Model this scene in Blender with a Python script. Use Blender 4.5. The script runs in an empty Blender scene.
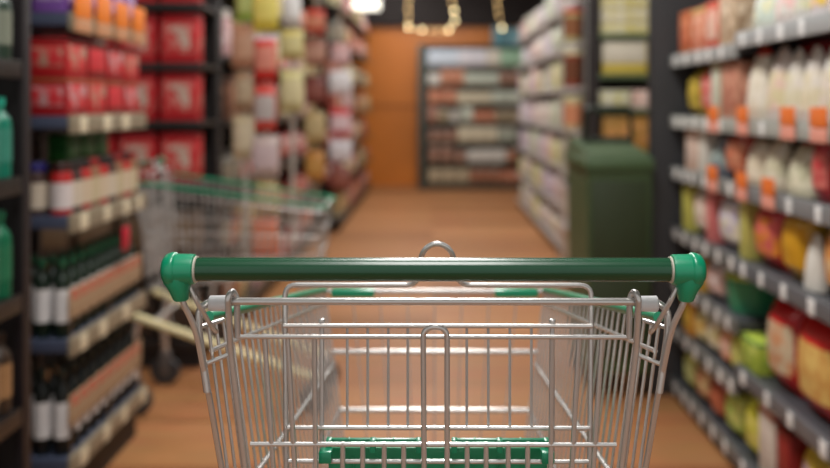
import bpy, bmesh, math, random
from mathutils import Vector, Matrix
C = bpy.context.scene.collection
PI = math.pi
rnd = random.Random(7)
F, U0, V0, CH = 900.0, 432.0, 104.0, 1.185     # focal length (px of an 830 wide frame), vanishing point, camera height

# ------------------------------------------------------------------ materials
_mats = {}
def lin(c):
    c = c / 255.0
    return c / 12.92 if c <= 0.04045 else ((c + 0.055) / 1.055) ** 2.4
def rgba(c): return (lin(c[0]), lin(c[1]), lin(c[2]), 1.0)
def mat(c, rough=0.5, metal=0.0, var=0.10, scale=14.0, c2=None, coat=0.0, emit=0.0, alpha=1.0):
    key = (tuple(c), rough, metal, var, scale, tuple(c2) if c2 else None, coat, emit, alpha)
    if key in _mats: return _mats[key]
    m = bpy.data.materials.new('surface'); m.use_nodes = True
    n = m.node_tree.nodes; l = m.node_tree.links
    b = n['Principled BSDF']
    b.inputs['Roughness'].default_value = rough
    b.inputs['Metallic'].default_value = metal
    b.inputs['Coat Weight'].default_value = coat
    tc = n.new('ShaderNodeTexCoord'); nz = n.new('ShaderNodeTexNoise')
    nz.inputs['Scale'].default_value = scale; nz.inputs['Detail'].default_value = 3
    l.new(tc.outputs['Object'], nz.inputs['Vector'])
    mx = n.new('ShaderNodeMix'); mx.data_type = 'RGBA'
    a = rgba(c)
    if c2: bb = rgba(c2)
    else: bb = (a[0] * (1 - var * 2), a[1] * (1 - var * 2), a[2] * (1 - var * 2), 1)
    mx.inputs['A'].default_value = a; mx.inputs['B'].default_value = bb
    if c2:
        rp = n.new('ShaderNodeValToRGB')
        rp.color_ramp.elements[0].position = 0.44; rp.color_ramp.elements[1].position = 0.58
        l.new(nz.outputs['Fac'], rp.inputs['Fac']); l.new(rp.outputs['Color'], mx.inputs['Factor'])
    else:
        l.new(nz.outputs['Fac'], mx.inputs['Factor'])
    l.new(mx.outputs['Result'], b.inputs['Base Color'])
    if emit:
        l.new(mx.outputs['Result'], b.inputs['Emission Color']); b.inputs['Emission Strength'].default_value = emit
    if alpha < 1: b.inputs['Alpha'].default_value = alpha
    _mats[key] = m
    return m

# ------------------------------------------------------------------ mesh helpers
class MB:
    def __init__(s): s.bm = bmesh.new()
    def box(s, lo, hi, bev=0.0):
        r = bmesh.ops.create_cube(s.bm, size=1.0)
        vs = r['verts']
        c = [(lo[i] + hi[i]) / 2 for i in range(3)]; d = [abs(hi[i] - lo[i]) for i in range(3)]
        for v in vs: v.co = Vector((c[0] + v.co.x * d[0], c[1] + v.co.y * d[1], c[2] + v.co.z * d[2]))
        if bev:
            es = list({e for v in vs for e in v.link_edges})
            bmesh.ops.bevel(s.bm, geom=es, offset=min(bev, min(d) * 0.45), segments=2, affect='EDGES', profile=0.6)
        return s
    def rings(s, rs, cap=True, close=False):
        bmv = [[s.bm.verts.new(p) for p in r] for r in rs]
        n = len(rs[0])
        for a, b in zip(bmv, bmv[1:]):
            for i in range(n):
                try: s.bm.faces.new((a[i], a[(i + 1) % n], b[(i + 1) % n], b[i]))
                except ValueError: pass
        if cap:
            s.bm.faces.new(list(reversed(bmv[0]))); s.bm.faces.new(bmv[-1])
        return s
    def tube(s, pts, r, seg=8):
        P = [Vector(p) for p in pts]
        rad = r if isinstance(r, (list, tuple)) else [r] * len(P)
        t0 = (P[1] - P[0]).normalized()
        up = Vector((0, 0, 1)) if abs(t0.z) < 0.9 else Vector((1, 0, 0))
        nrm = t0.cross(up).normalized(); rs = []; prev = t0
        for i, p in enumerate(P):
            if i == 0: t = t0
            elif i == len(P) - 1: t = (P[i] - P[i - 1]).normalized()
            else: t = ((P[i] - P[i - 1]).normalized() + (P[i + 1] - P[i]).normalized())
            if t.length < 1e-6: t = prev
            t = t.normalized()
            q = prev.rotation_difference(t); nrm = (q @ nrm).normalized(); prev = t
            bn = t.cross(nrm).normalized()
            rs.append([p + (nrm * math.cos(2 * PI * k / seg) + bn * math.sin(2 * PI * k / seg)) * rad[i] for k in range(seg)])
        return s.rings(rs)
    def lathe(s, prof, c=(0, 0, 0), seg=16, axis='z'):
        rs = []
        for r, h in prof:
            ring = []
            for k in range(seg):
                a = 2 * PI * k / seg; x, y = max(r, 1e-4) * math.cos(a), max(r, 1e-4) * math.sin(a)
                if axis == 'z': ring.append((c[0] + x, c[1] + y, c[2] + h))
                elif axis == 'x': ring.append((c[0] + h, c[1] + x, c[2] + y))
                else: ring.append((c[0] + y, c[1] + h, c[2] + x))
            rs.append(ring)
        return s.rings(rs)
    def mesh(s, name, m, smooth=True):
        bmesh.ops.remove_doubles(s.bm, verts=s.bm.verts, dist=1e-6)
        bmesh.ops.recalc_face_normals(s.bm, faces=s.bm.faces)
        me = bpy.data.meshes.new(name); s.bm.to_mesh(me); s.bm.free()
        me.materials.append(m)
        if smooth:
            me.shade_smooth()
            me.set_sharp_from_angle(angle=math.radians(38))
        return me
    def obj(s, name, m, parent=None, smooth=True, label=None):
        o = bpy.data.objects.new(name, s.mesh(name, m, smooth)); C.objects.link(o)
        if parent is not None: o.parent = parent
        if label: o['label'] = label
        return o
def fillet(pts, r, n=5):
    P = [Vector(p) for p in pts]; out = [P[0]]
    for a, b, c in zip(P, P[1:], P[2:]):
        d1 = (a - b); d2 = (c - b)
        k = min(r, d1.length * 0.48, d2.length * 0.48)
        p, q = b + d1.normalized() * k, b + d2.normalized() * k
        for i in range(n + 1):
            t = i / n
            out.append(p * (1 - t) ** 2 + b * 2 * t * (1 - t) + q * t * t)
    out.append(P[-1]); return out
def empty(name, loc=(0, 0, 0), rz=0.0, label=None, cat=None, group=None):
    o = bpy.data.objects.new(name, None); C.objects.link(o)
    o.location = loc; o.rotation_euler = (0, 0, rz); o.empty_display_size = 0.05
    if label: o['label'] = label
    if cat: o['category'] = cat
    if group: o['group'] = group
    return o
def link(name, me, parent):
    o = bpy.data.objects.new(name, me); C.objects.link(o); o.parent = parent; return o
def copy_tree(o, parent=None):
    c = o.copy(); C.objects.link(c)
    if parent is not None: c.parent = parent
    for ch in list(o.children): copy_tree(ch, c)
    return c
def struct(name, mb, m, smooth=False):
    o = mb.obj(name, m, None, smooth); o['kind'] = 'structure'; return o

# ------------------------------------------------------------------ the room
def floor_mat():
    m = bpy.data.materials.new('wood_floor'); m.use_nodes = True
    n = m.node_tree.nodes; l = m.node_tree.links; b = n['Principled BSDF']
    tc = n.new('ShaderNodeTexCoord'); mp = n.new('ShaderNodeMapping')
    l.new(tc.outputs['Object'], mp.inputs['Vector'])
    br = n.new('ShaderNodeTexBrick')
    br.inputs['Color1'].default_value = rgba((188, 132, 88)); br.inputs['Color2'].default_value = rgba((144, 94, 58))
    br.inputs['Mortar'].default_value = rgba((140, 84, 46))
    br.inputs['Scale'].default_value = 1.0; br.inputs['Brick Width'].default_value = 2.4
    br.inputs['Row Height'].default_value = 0.42; br.inputs['Mortar Size'].default_value = 0.004
    l.new(mp.outputs['Vector'], br.inputs['Vector'])
    nz = n.new('ShaderNodeTexNoise'); nz.inputs['Scale'].default_value = 3.0
    mp2 = n.new('ShaderNodeMapping'); mp2.inputs['Scale'].default_value = (1, 7, 1)
    l.new(tc.outputs['Object'], mp2.inputs['Vector']); l.new(mp2.outputs['Vector'], nz.inputs['Vector'])
    mx = n.new('ShaderNodeMix'); mx.data_type = 'RGBA'; mx.blend_type = 'MULTIPLY'
    mx.inputs['Factor'].default_value = 0.35
    l.new(br.outputs['Color'], mx.inputs['A']); l.new(nz.outputs['Color'], mx.inputs['B'])
    l.new(mx.outputs['Result'], b.inputs['Base Color'])
    b.inputs['Roughness'].default_value = 0.46; b.inputs['Specular IOR Level'].default_value = 0.13
    return m
struct('floor', MB().box((-5, -1.5, -0.1), (5, 13.1, 0)), floor_mat())
struct('ceiling', MB().box((-5, -1.5, 3.1), (5, 13.1, 3.2)), mat((32, 26, 22), 0.8))
struct('wall_left', MB().box((-5.1, -1.5, 0), (-5, 13.1, 3.1)), mat((120, 110, 100), 0.8))
struct('wall_right', MB().box((5, -1.5, 0), (5.1, 13.1, 3.1)), mat((120, 110, 100), 0.8))
struct('wall_back', MB().box((-5, 13.0, 0), (5, 13.1, 3.1)), mat((214, 124, 42), 0.35, scale=1.5, var=0.2))
tb = MB()
tb.box((-5, 12.9, 2.32), (5, 12.998, 3.098))
struct('trim_1', tb, mat((26, 10, 5), 0.7))
tj = MB()
for z in (1.15, 2.30): tj.box((-5, 12.985, z), (5, 12.999, z + 0.012))
struct('trim_2', tj, mat((110, 55, 16), 0.5))

# ------------------------------------------------------------------ labels that single out
ORD = 'first second third fourth fifth sixth seventh eighth ninth tenth eleventh twelfth thirteenth fourteenth fifteenth sixteenth seventeenth eighteenth nineteenth twentieth'.split()
def ordinal(n):
    if n <= 20: return ORD[n - 1]
    tens = {2: 'twenty', 3: 'thirty', 4: 'forty'}[n // 10]
    return tens + '-' + ORD[n % 10 - 1] if n % 10 else {3: 'thirtieth', 4: 'fortieth'}[n // 10]
REG = []
def register(o, desc, place, order, frm): REG.append((o, desc, place, order, frm))
def finish_labels():
    g = {}
    for e in REG: g.setdefault((e[1], e[2]), []).append(e)
    for (desc, place), es in g.items():
        es.sort(key=lambda e: e[3])
        for i, e in enumerate(es):
            if len(es) == 1: e[0]['label'] = f'{desc} on {place}'
            else: e[0]['label'] = f'{ordinal(i + 1)} {desc} from {e[4]}, {place}'

# ------------------------------------------------------------------ packaged goods
def ring_round(z, hw, hd, n=2.4, seg=20):
    out = []
    for k in range(seg):
        a = 2 * PI * k / seg; c, s = math.cos(a), math.sin(a)
        out.append((hw * math.copysign(abs(c) ** (2 / n), c), hd * math.copysign(abs(s) ** (2 / n), s), z))
    return out
PROF = {
    # fraction of height -> (width factor, depth factor, superellipse exponent)
    'pouch': [(0, .86, .62, 3.2), (.02, .97, .95, 3), (.12, 1, 1, 2.6), (.35, .99, .95, 2.4), (.6, .95, .75, 2.3), (.8, .84, .45, 2.2), (.9, .68, .24, 2.2), (.96, .46, .12, 2.2), (1, .2, .06, 2.2)],
    'bag': [(0, .97, .07, 4), (.05, .98, .12, 4), (.1, .95, .5, 3), (.22, .97, .88, 2.6), (.5, 1, 1, 2.5), (.78, .97, .88, 2.6), (.9, .95, .5, 3), (.95, .98, .12, 4), (1, .97, .07, 4)],
    'jar': [(0, .92, .92, 2), (.02, 1, 1, 2), (.7, 1, 1, 2), (.78, .93, .93, 2), (.83, .82, .82, 2)],
    'can': [(0, .94, .94, 2), (.015, 1, 1, 2), (.04, .97, .97, 2), (.95, .97, .97, 2), (.975, 1, 1, 2), (1, .93, .93, 2)],
    'bottle': [(0, .9, .9, 2), (.015, 1, 1, 2), (.68, 1, 1, 2), (.75, .86, .86, 2), (.8, .56, .56, 2), (.85, .42, .42, 2), (.93, .38, .38, 2)],
    'tub': [(0, .8, .8, 2), (.02, .84, .84, 2), (.86, 1, 1, 2)],
}
CAPS = {'jar': (.83, 1.0, .9), 'bottle': (.90, 1.0, .5), 'tub': (.86, 1.0, 1.05)}
PATCH = {'pouch': (.14, .66), 'bag': (.22, .76), 'jar': (.12, .62), 'can': (.12, .88), 'bottle': (.2, .62), 'tub': (.15, .75)}
def prof_at(pr, t):
    for a, b in zip(pr, pr[1:]):
        if a[0] <= t <= b[0]:
            k = (t - a[0]) / (b[0] - a[0]); return [a[i] + (b[i] - a[i]) * k for i in range(1, 4)]
    return pr[-1][1:]
_pm = {}
def q(v): return round(v, 3)
def product_meshes(kind, w, d, h, A, B, K, B2):
    """list of (part name, mesh) for one kind of pack, front towards -y, base at z = 0"""
    key = (kind, q(w), q(d), q(h), A, B, K, B2)
    if key in _pm: return _pm[key]
    hw, hd = w / 2, d / 2; out = []
    glossy = kind in ('pouch', 'bag', 'bottle')
    mA = mat(A, 0.32 if glossy else 0.5, var=0.12, scale=9)
    mB = mat(B, 0.4, scale=22 if w > .1 else 34, c2=B2) if B2 else mat(B, 0.4, var=0.12, scale=20) if B else None
    if kind == 'carton':
        mb = MB().box((-hw, -hd, 0), (hw, hd, h), 0.004); out.append(('box', mb.mesh('box', mA)))
        if B:
            mb = MB().box((-hw * .84, -hd - .0012, h * .2), (hw * .84, -hd + .002, h * .82), 0.001)
            out.append(('front_label', mb.mesh('front_label', mB)))
            for sx in (-1, 1):
                mb = MB().box((sx * (hw + .0012), -hd * .8, h * .25), (sx * (hw - .002), hd * .8, h * .75), 0.001)
                out.append(('side_label', mb.mesh('side_label', mB)))
        if K:
            mb = MB().box((-hw - .0008, -hd - .0008, h * .88), (hw + .0008, hd + .0008, h * .96), 0.001)
            out.append(('coloured_band', mb.mesh('coloured_band', mat(K, 0.45))))
    elif kind == 'tray':     # open cardboard tray lying under other packs
        mb = MB().box((-hw, -hd, 0), (hw, hd, .006))
        mb.box((-hw, -hd, 0), (hw, -hd + .004, h)); mb.box((-hw, hd - .004, 0), (hw, hd, h))
        mb.box((-hw, -hd, 0), (-hw + .004, hd, h)); mb.box((hw - .004, -hd, 0), (hw, hd, h))
        out.append(('tray', mb.mesh('tray', mA, False)))
    else:
        pr = PROF[kind]
        seg = 12 if w < .065 else 20
        rs = [ring_round(t * h, hw * a, hd * b, n, seg) for t, a, b, n in pr]
        body = {'jar': 'glass_body', 'bottle': 'glass_body', 'can': 'can_body', 'tub': 'tub_body'}.get(kind, 'packet')
        out.append((body, MB().rings(rs).mesh(body, mA)))
        if B:
            t0, t1 = PATCH[kind]; rs = []
            mb = MB(); grid = []
            full = kind in ('jar', 'can', 'bottle', 'tub')
            N = seg if full else 9
            for i in range(7):
                t = t0 + (t1 - t0) * i / 6
                a, b, n = prof_at(pr, t); row = []
                for k in range(N + (0 if full else 1)):
                    if full: an = 2 * PI * k / N
                    else:
                        sp = .98 if 0 < i < 6 else .86
                        an = -PI / 2 + (k / N - .5) * PI * sp * (.72 if kind == 'bag' else .84)
                    c, s = math.cos(an), math.sin(an)
                    row.append(mb.bm.verts.new(((hw * a + .0012) * math.copysign(abs(c) ** (2 / n), c), (hd * b + .0012) * math.copysign(abs(s) ** (2 / n), s), t * h)))
                grid.append(row)
            for r0, r1 in zip(grid, grid[1:]):
                L = len(r0)
                for k in range(L if full else L - 1):
                    mb.bm.faces.new((r0[k], r0[(k + 1) % L], r1[(k + 1) % L], r1[k]))
            out.append(('label', mb.mesh('label', mB)))
        if kind in CAPS:
            t0, t1, f = CAPS[kind]; r = hw * f
            cn = 'lid' if kind != 'bottle' else 'cap'
            mb = MB().lathe([(r * .96, t0 * h), (r, t0 * h + .003), (r, t1 * h - .003), (r * .94, t1 * h), (.001, t1 * h)], seg=seg)
            out.append((cn, mb.mesh(cn, mat(K or (200, 195, 185), 0.35, coat=.2))))
        elif K and kind in ('pouch', 'bag'):
            a, b, n = prof_at(pr, .93)
            tt = (.9, .93, .97, 1.0) if kind == 'bag' else (.84, .88, .93, .97)
            rs = []
            for t in tt:
                a, b, n = prof_at(pr, t); rs.append(ring_round(t * h + .0005, hw * a + .0012, hd * b + .0012, n, seg))
            out.append(('top_seal', MB().rings(rs).mesh('top_seal', mat(K, 0.35))))
    _pm[key] = out
    return out
CATS = {'carton': 'carton', 'pouch': 'pouch', 'bag': 'bag', 'jar': 'jar', 'can': 'can', 'bottle': 'bottle', 'tub': 'tub', 'tray': 'tray'}
NAMES = {'carton': 'food_carton', 'pouch': 'standing_pouch', 'bag': 'snack_bag', 'jar': 'glass_jar', 'can': 'food_can', 'bottle': 'glass_bottle', 'tub': 'plastic_tub', 'tray': 'cardboard_tray'}
def product(kind, loc, rz, w, d, h, A, B=None, K=None, B2=None, desc='', place='', order=0, frm='post', name=None, tilt=0.0, simple=False):
    ms = product_meshes(kind, w, d, h, A, B, K, B2)
    nm = name or NAMES[kind]
    if len(ms) == 1:
        r = bpy.data.objects.new(nm, ms[0][1]); C.objects.link(r)
    else:
        r = empty(nm)
        for pn, me in ms: link(pn, me, r)
    r.location = loc; r.rotation_euler = (0, tilt, rz)
    r['category'] = CATS[kind]
    r['group'] = f'{CATS[kind]}s on the {place}'
    register(r, desc, place, order, frm)
    return r

# ------------------------------------------------------------------ shelving racks (local: x along the front, front at y = 0 facing -y)
def rack(name, loc, rz, width, depth, height, shelves, label, group=None, board=(60, 62, 66), rail=(150, 150, 148), tag=(225, 222, 215),
         frame=(34, 33, 34), back=(40, 36, 34), lip=.045, tag_step=.13, tag_w=.036, cards=None, ends=True, kick=True, tag_from=.06, tags=True):
    r = empty(name, loc, rz, label, 'shelving', group)
    MB().box((0, depth - .03, 0), (width, depth, height)).obj('back_panel', mat(back, .7), r, False)
    if ends:
        for x in (0.0, width - .03):
            MB().box((x, depth - .09, 0), (x + .03, depth - .03, height), .003).obj('upright', mat(frame, .5), r)
    if kick: MB().box((.01, .03, 0), (width - .01, .06, max(.02, shelves[0][0] - lip * .5 - .002))).obj('kick_plate', mat(frame, .6), r, False)
    for si, (z, x0, x1) in enumerate(shelves):
        s = MB().box((x0, .006, z - lip * .72), (x1, depth - .03, z), .002).obj('shelf', mat(board, .45, metal=.0), r)
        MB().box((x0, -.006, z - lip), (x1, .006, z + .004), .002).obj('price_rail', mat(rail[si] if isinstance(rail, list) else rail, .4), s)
        if tags:
            x = x0 + tag_from
            while x < x1 - tag_w:
                MB().box((x, -.0085, z - lip * .98), (x + tag_w * rnd.uniform(.9, 1.2), -.0062, z - .002), .001).obj('price_tag', mat(tag, .5, var=.05), s)
                x += tag_step * rnd.uniform(.8, 1.25)
        for (si2, cx, cw, ch, col, low) in (cards or []):
            if si2 == si:
                MB().box((cx, -.0115, z - lip * .2), (cx + cw, -.0095, z + ch), .001).obj('promotion_card', mat(col, .5, var=.05), s, label='orange promotional card')
                MB().box((cx, -.0115, z - lip * 1.05), (cx + cw, -.0095, z - lip * .25), .001).obj('price_strip', mat(low, .5, var=.05), s)
    return r
def Yof(u, X): return F * abs(X) / abs(u - U0)

# --- rack with the orange price cards: two bays, front plane X = .975
XR = .975
YF, YM, YN = 3.66, 2.88, 1.75
farS = [(.075, 0, YF - YM), (.292, 0, YF - YM), (.489, 0, YF - YM), (.69, 0, YF - YM), (.93, 0, YF - YM), (1.135, 0, YF - YM), (1.378, 0, YF - YM)]
nearS = [(.075, 0, YM - YN), (.353, 0, YM - YN), (.69, 0, YM - YN), (.93, 0, YM - YN), (1.135, 0, YM - YN), (1.408, 0, YM - YN)]
OR, PK = (238, 122, 48), (235, 160, 140)
def cards_at(us, base, wid, h): return [(si, base - Yof(u, XR), wid, h, OR, PK) for si, u in us]
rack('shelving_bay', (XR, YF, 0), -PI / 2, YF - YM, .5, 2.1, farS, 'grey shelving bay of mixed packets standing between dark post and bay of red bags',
     'bays of the grey shelving', rail=[(112, 112, 110)] * 4 + [(140, 140, 136), (172, 174, 166), (166, 168, 166)], tag=(240, 238, 234), tag_step=.13, tag_w=.032, cards=cards_at([(5, 711), (4, 710.0)], YF, .11, .042))  # upper rails painted lighter: reflected light put into the rail colour
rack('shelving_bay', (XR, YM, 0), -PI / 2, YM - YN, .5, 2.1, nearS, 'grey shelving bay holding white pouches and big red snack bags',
     'bays of the grey shelving', rail=[(104, 107, 112)] * 3 + [(136, 137, 138), (176, 178, 170), (172, 175, 175)], tag=(244, 244, 242), tag_step=.17, tag_w=.032,  # rail greys brighten on the upper shelves, reflection painted in
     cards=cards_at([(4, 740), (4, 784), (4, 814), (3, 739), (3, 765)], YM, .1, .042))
# dark post at the end of it
pe = empty('display_post', (.893, 3.665, 0), 0, 'tall dark grey post closing the end of the shelving beside green bin', 'post')
MB().box((0, 0, 0), (.6, .06, 2.4), .008).obj('post_panel', mat((52, 52, 54), .55), pe)
MB().box((-.004, -.0, 0), (.0, .04, 2.4), .001).obj('edge_strip', mat((30, 30, 32), .5), pe)

WH, CR = (222, 218, 210), (214, 203, 174)
def right_row(z, place, items, X=XR + .012):
    zs = [q_[0] for q_ in (farS if FB in place else nearS)]
    above = [q_ for q_ in zs if q_ > z + .02]
    gap = (min(above) - z - .038) if above else 9
    for it in items:
        u0, u1, kind, h, A, B, K, B2, desc = it[:9]
        dep = it[9] if len(it) > 9 else None
        h = min(h, gap)
        y1, y0 = Yof(u0, X), Yof(u1, X)
        w = (y1 - y0) * .96; yc = (y0 + y1) / 2
        d = dep or (min(w * .7, .12) if kind in ('pouch', 'bag') else w if kind in ('jar', 'can', 'bottle', 'tub') else .12)
        product(kind, (X + d / 2 + .004, yc, z + .001), -PI / 2, w, d, h, A, B, K, B2, desc, place, -yc, 'post')
FB, NB = 'post-side bay', 'red-bag bay'
right_row(1.378, 'top shelf of ' + FB, [
    (678, 690, 'carton', .17, (196, 112, 70), (222, 150, 110), None, (200, 90, 60), 'terracotta carton with peach panel'),
    (690.5, 704, 'carton', .165, (224, 140, 110), (240, 190, 160), (226, 200, 120), (220, 120, 90), 'peach carton with yellow band'),
    (704.5, 717, 'carton', .17, (220, 96, 70), (238, 180, 160), None, (230, 200, 180), 'orange carton with pink panel'),
    (717.5, 733, 'carton', .18, (206, 176, 144), (228, 206, 178), None, (170, 140, 110), 'beige carton with cream panel')])
right_row(1.408, 'top shelf of ' + NB, [
    (746, 767, 'pouch', .2, (222, 228, 214), (226, 226, 190), None, (200, 215, 205), 'white pouch with pale green front'),
    (768, 788, 'pouch', .2, (226, 214, 208), (236, 196, 190), None, WH, 'white pouch with rosy front'),
    (789, 803, 'pouch', .2, (228, 226, 220), (214, 214, 180), None, WH, 'white pouch with olive front'),
    (804, 819, 'pouch', .2, (230, 222, 222), (232, 200, 90), None, (235, 205, 205), 'white pouch with yellow stripe front'),
    (820, 838, 'pouch', .2, (226, 214, 212), (230, 190, 190), None, WH, 'blush pouch with pink front')])
right_row(1.135, 'second shelf of ' + FB, [
    (683.5, 694.5, 'bag', .18, (206, 176, 60), (170, 150, 60), None, (220, 190, 80), 'mustard yellow bag'),
    (695.5, 708, 'bag', .19, (206, 74, 70), (222, 150, 140), (190, 40, 40), (200, 60, 60), 'red bag with pink front'),
    (709.5, 718.5, 'carton', .2, (200, 200, 170), (215, 215, 195), None, None, 'narrow pale green carton'),
    (719.5, 737.5, 'carton', .19, (196, 136, 110), (206, 150, 124), None, (180, 110, 90), 'dusty pink carton')])
right_row(1.135, 'second shelf of ' + NB, [
    (740, 756.5, 'pouch', .235, (226, 216, 196), (226, 218, 202), (206, 60, 40), (218, 208, 186), 'slim cream pouch with red top'),
    (760, 777, 'pouch', .22, (222, 208, 198), (212, 200, 160), None, (222, 190, 178), 'cream pouch with olive and pink front'),
    (778, 793, 'pouch', .205, (222, 214, 202), (214, 206, 176), None, (222, 214, 202), 'cream pouch with pale front'),
    (794.5, 811, 'pouch', .205, (224, 214, 204), (216, 204, 172), None, (222, 214, 202), 'cream pouch with sandy front'),
    (812.5, 830, 'pouch', .205, (222, 214, 204), (210, 200, 172), None, (220, 206, 194), 'round topped cream pouch at the frame edge')])
product('carton', (XR + .2, Yof(760, XR) , 1.136), -PI / 2, .15, .1, .232, (176, 26, 28), (196, 40, 34), None, None, 'tall red carton behind the cream pouches', 'second shelf of ' + NB, 0)
right_row(.93, 'third shelf of ' + FB, [
    (684, 696, 'carton', .165, (222, 186, 164), (232, 206, 190), None, None, 'pinkish cream carton'),
    (696.5, 704, 'carton', .165, (224, 218, 206), None, None, None, 'narrow white carton'),
    (705, 717, 'pouch', .15, (120, 126, 134), (150, 165, 160), None, (90, 90, 100), 'grey blue pouch'),
    (718.5, 737.5, 'bag', .175, (200, 84, 66), (206, 140, 110), (190, 60, 56), (196, 110, 80), 'red brown bag with tan front')])
right_row(.93, 'third shelf of ' + NB, [
    (739.5, 756, 'pouch', .19, (214, 202, 178), (206, 192, 166), (120, 90, 74), (222, 212, 190), 'cream pouch with brown tip'),
    (757, 774.5, 'pouch', .19, (216, 204, 180), (196, 190, 160), None, (220, 210, 190), 'plain cream pouch with grey front'),
    (778.5, 803, 'pouch', .19, (212, 206, 178), (188, 186, 156), (206, 90, 80), (216, 210, 184), 'wide cream pouch with red tip'),
    (806, 821, 'bag', .175, (196, 34, 48), (216, 120, 110), None, (200, 60, 66), 'slim red bag with pink front'),
    (822, 838, 'bag', .175, (120, 16, 24), (140, 24, 30), None, None, 'dark red bag')])
right_row(.69, 'fourth shelf of ' + FB, [
    (681, 687.5, 'carton', .175, (196, 190, 90), None, None, None, 'narrow lime yellow carton'),
    (688, 704, 'bag', .19, (226, 206, 190), (220, 190, 176), None, (230, 220, 200), 'cream bag with pink front'),
    (705, 710.5, 'carton', .18, (216, 120, 116), None, None, None, 'narrow coral carton'),
    (711.5, 734, 'bag', .19, (220, 210, 214), (206, 198, 216), (214, 206, 120), (224, 216, 190), 'white bag with lavender front and yellow top')])
right_row(.69, 'fourth shelf of ' + NB, [
    (738, 745, 'carton', .2, (196, 190, 100), None, None, None, 'narrow yellow green carton'),
    (746.5, 771, 'bag', .225, (204, 38, 44), (216, 100, 100), (190, 26, 30), (222, 140, 50), 'red bag with orange and pink front'),
    (773, 797, 'bag', .225, (226, 174, 50), (222, 164, 40), (40, 90, 176), None, 'yellow bag with blue top'),
    (798.5, 812, 'pouch', .15, (228, 224, 214), None, None, None, 'small plain white pouch'),
    (813, 850, 'bag', .21, (206, 150, 96), (216, 140, 70), (120, 70, 50), (226, 190, 140), 'brown bag with orange front')])
product('bag', (XR + .18, Yof(779, XR), .691), -PI / 2, .16, .05, .2, (36, 84, 170), None, None, None, 'blue bag behind the yellow bag', 'fourth shelf of ' + NB, 0)
right_row(.489, 'fifth shelf of ' + FB, [
    (690, 699, 'carton', .12, (216, 168, 60), None, None, None, 'amber carton'),
    (700, 716, 'bag', .14, (218, 200, 194), (226, 210, 206), None, (210, 170, 160), 'white bag with blush front'),
    (717, 735.5, 'tub', .13, (60, 146, 106), (60, 146, 106), (176, 190, 70), None, 'teal tub with lime lid')])
right_row(.292, 'sixth shelf of ' + FB, [
    (681, 690, 'carton', .14, (220, 150, 60), (230, 190, 80), None, None, 'orange carton with amber panel'),
    (691, 700, 'bag', .13, (214, 204, 140), (224, 190, 110), None, (216, 216, 180), 'pale yellow bag'),
    (701, 714, 'bag', .14, (220, 212, 188), (214, 206, 150), None, (226, 216, 196), 'cream bag with khaki front'),
    (715, 726, 'bag', .13, (226, 160, 110), (230, 190, 170), None, (220, 130, 80), 'apricot bag with pink front'),
    (727, 736, 'bag', .14, (200, 204, 80), (214, 214, 120), None, None, 'lime bag')])
right_row(.353, 'fifth shelf of ' + NB, [
    (739, 756, 'carton', .1, (176, 196, 70), (200, 206, 110), (60, 140, 100), (150, 180, 60), 'lime carton with teal band'),
    (758, 784, 'bag', .262, (206, 26, 34), (206, 190, 160), None, (206, 150, 110), 'big red bag with beige front'),
    (786, 826, 'bag', .262, (216, 34, 36), (214, 164, 90), None, (224, 190, 110), 'big red bag with golden front'),
    (828, 868, 'bag', .262, (212, 30, 40), (206, 150, 130), None, (224, 190, 150), 'big red bag with pink front at the frame edge')])
right_row(.075, 'lowest shelf of ' + FB, [
    (680, 689, 'bag', .15, (206, 204, 100), (190, 196, 130), None, None, 'yellow green bag'),
    (690, 703, 'bag', .15, (196, 150, 110), (214, 190, 140), None, (180, 110, 80), 'tan bag with sandy front'),
    (704, 718, 'bag', .14, (176, 76, 52), (196, 110, 80), None, None, 'rust red bag'),
    (719, 735, 'bag', .16, (186, 200, 84), (206, 210, 120), None, (150, 180, 80), 'leaf green bag')])
right_row(.075, 'lowest shelf of ' + NB, [
    (738, 755, 'bag', .18, (206, 200, 60), (216, 206, 110), None, (190, 190, 60), 'bright yellow bag'),
    (757, 773, 'carton', .21, (218, 206, 190), (226, 216, 204), (160, 40, 40), None, 'white carton with red band'),
    (775, 789, 'carton', .19, (130, 16, 22), (150, 30, 34), None, None, 'dark red carton'),
    (791, 826, 'bag', .2, (216, 186, 60), (160, 130, 160), None, (226, 200, 90), 'yellow bag with purple front')])

# --- green wheeled bin next to the post
gb = empty('wheeled_bin', (.622, 3.6, 0), 0, 'tall dark green wheeled bin with frame handle beside dark post', 'bin')
gb.scale = (.78, 1, 1)
gm = mat((62, 84, 48), .5); gd = mat((46, 60, 34), .55)
b = MB()
rs = []
for z, k in ((.10, .93), (.14, .95), (.5, .975), (.92, 1.0)):
    hw, hd = .165 * k, .27 * k
    rs.append([(.165 - hw, .27 - hd, z), (.165 + hw, .27 - hd, z), (.165 + hw, .27 + hd, z), (.165 - hw, .27 + hd, z)])
b.rings(rs); b.obj('bin_body', gm, gb)
MB().box((.02, -.006, .18), (.31, .006, .52), .004).obj('front_panel', gd, gb)
MB().box((.02, -.006, .56), (.31, .004, .88), .004).obj('front_panel', gd, gb)
MB().box((-.012, -.014, .92), (.342, .554, .955), .008).obj('rim', mat((66, 90, 54), .45), gb)
MB().rings([[(-.01, -.01, .955), (.34, -.01, .955), (.34, .55, .955), (-.01, .55, .955)], [(.01, .02, .985), (.32, .02, .985), (.32, .53, 1.03), (.01, .53, 1.03)]]).obj('lid', mat((60, 80, 48), .5), gb)
hb = MB()
hb.tube(fillet([(.06, .34, 1.0), (.06, .34, 1.165), (.318, .34, 1.165), (.318, .34, 1.0)], .03), .014)
hb.tube([(.06, .34, 1.03), (.318, .34, 1.03)], .012)
hb.obj('frame_handle', mat((28, 36, 24), .5), gb)
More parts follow.
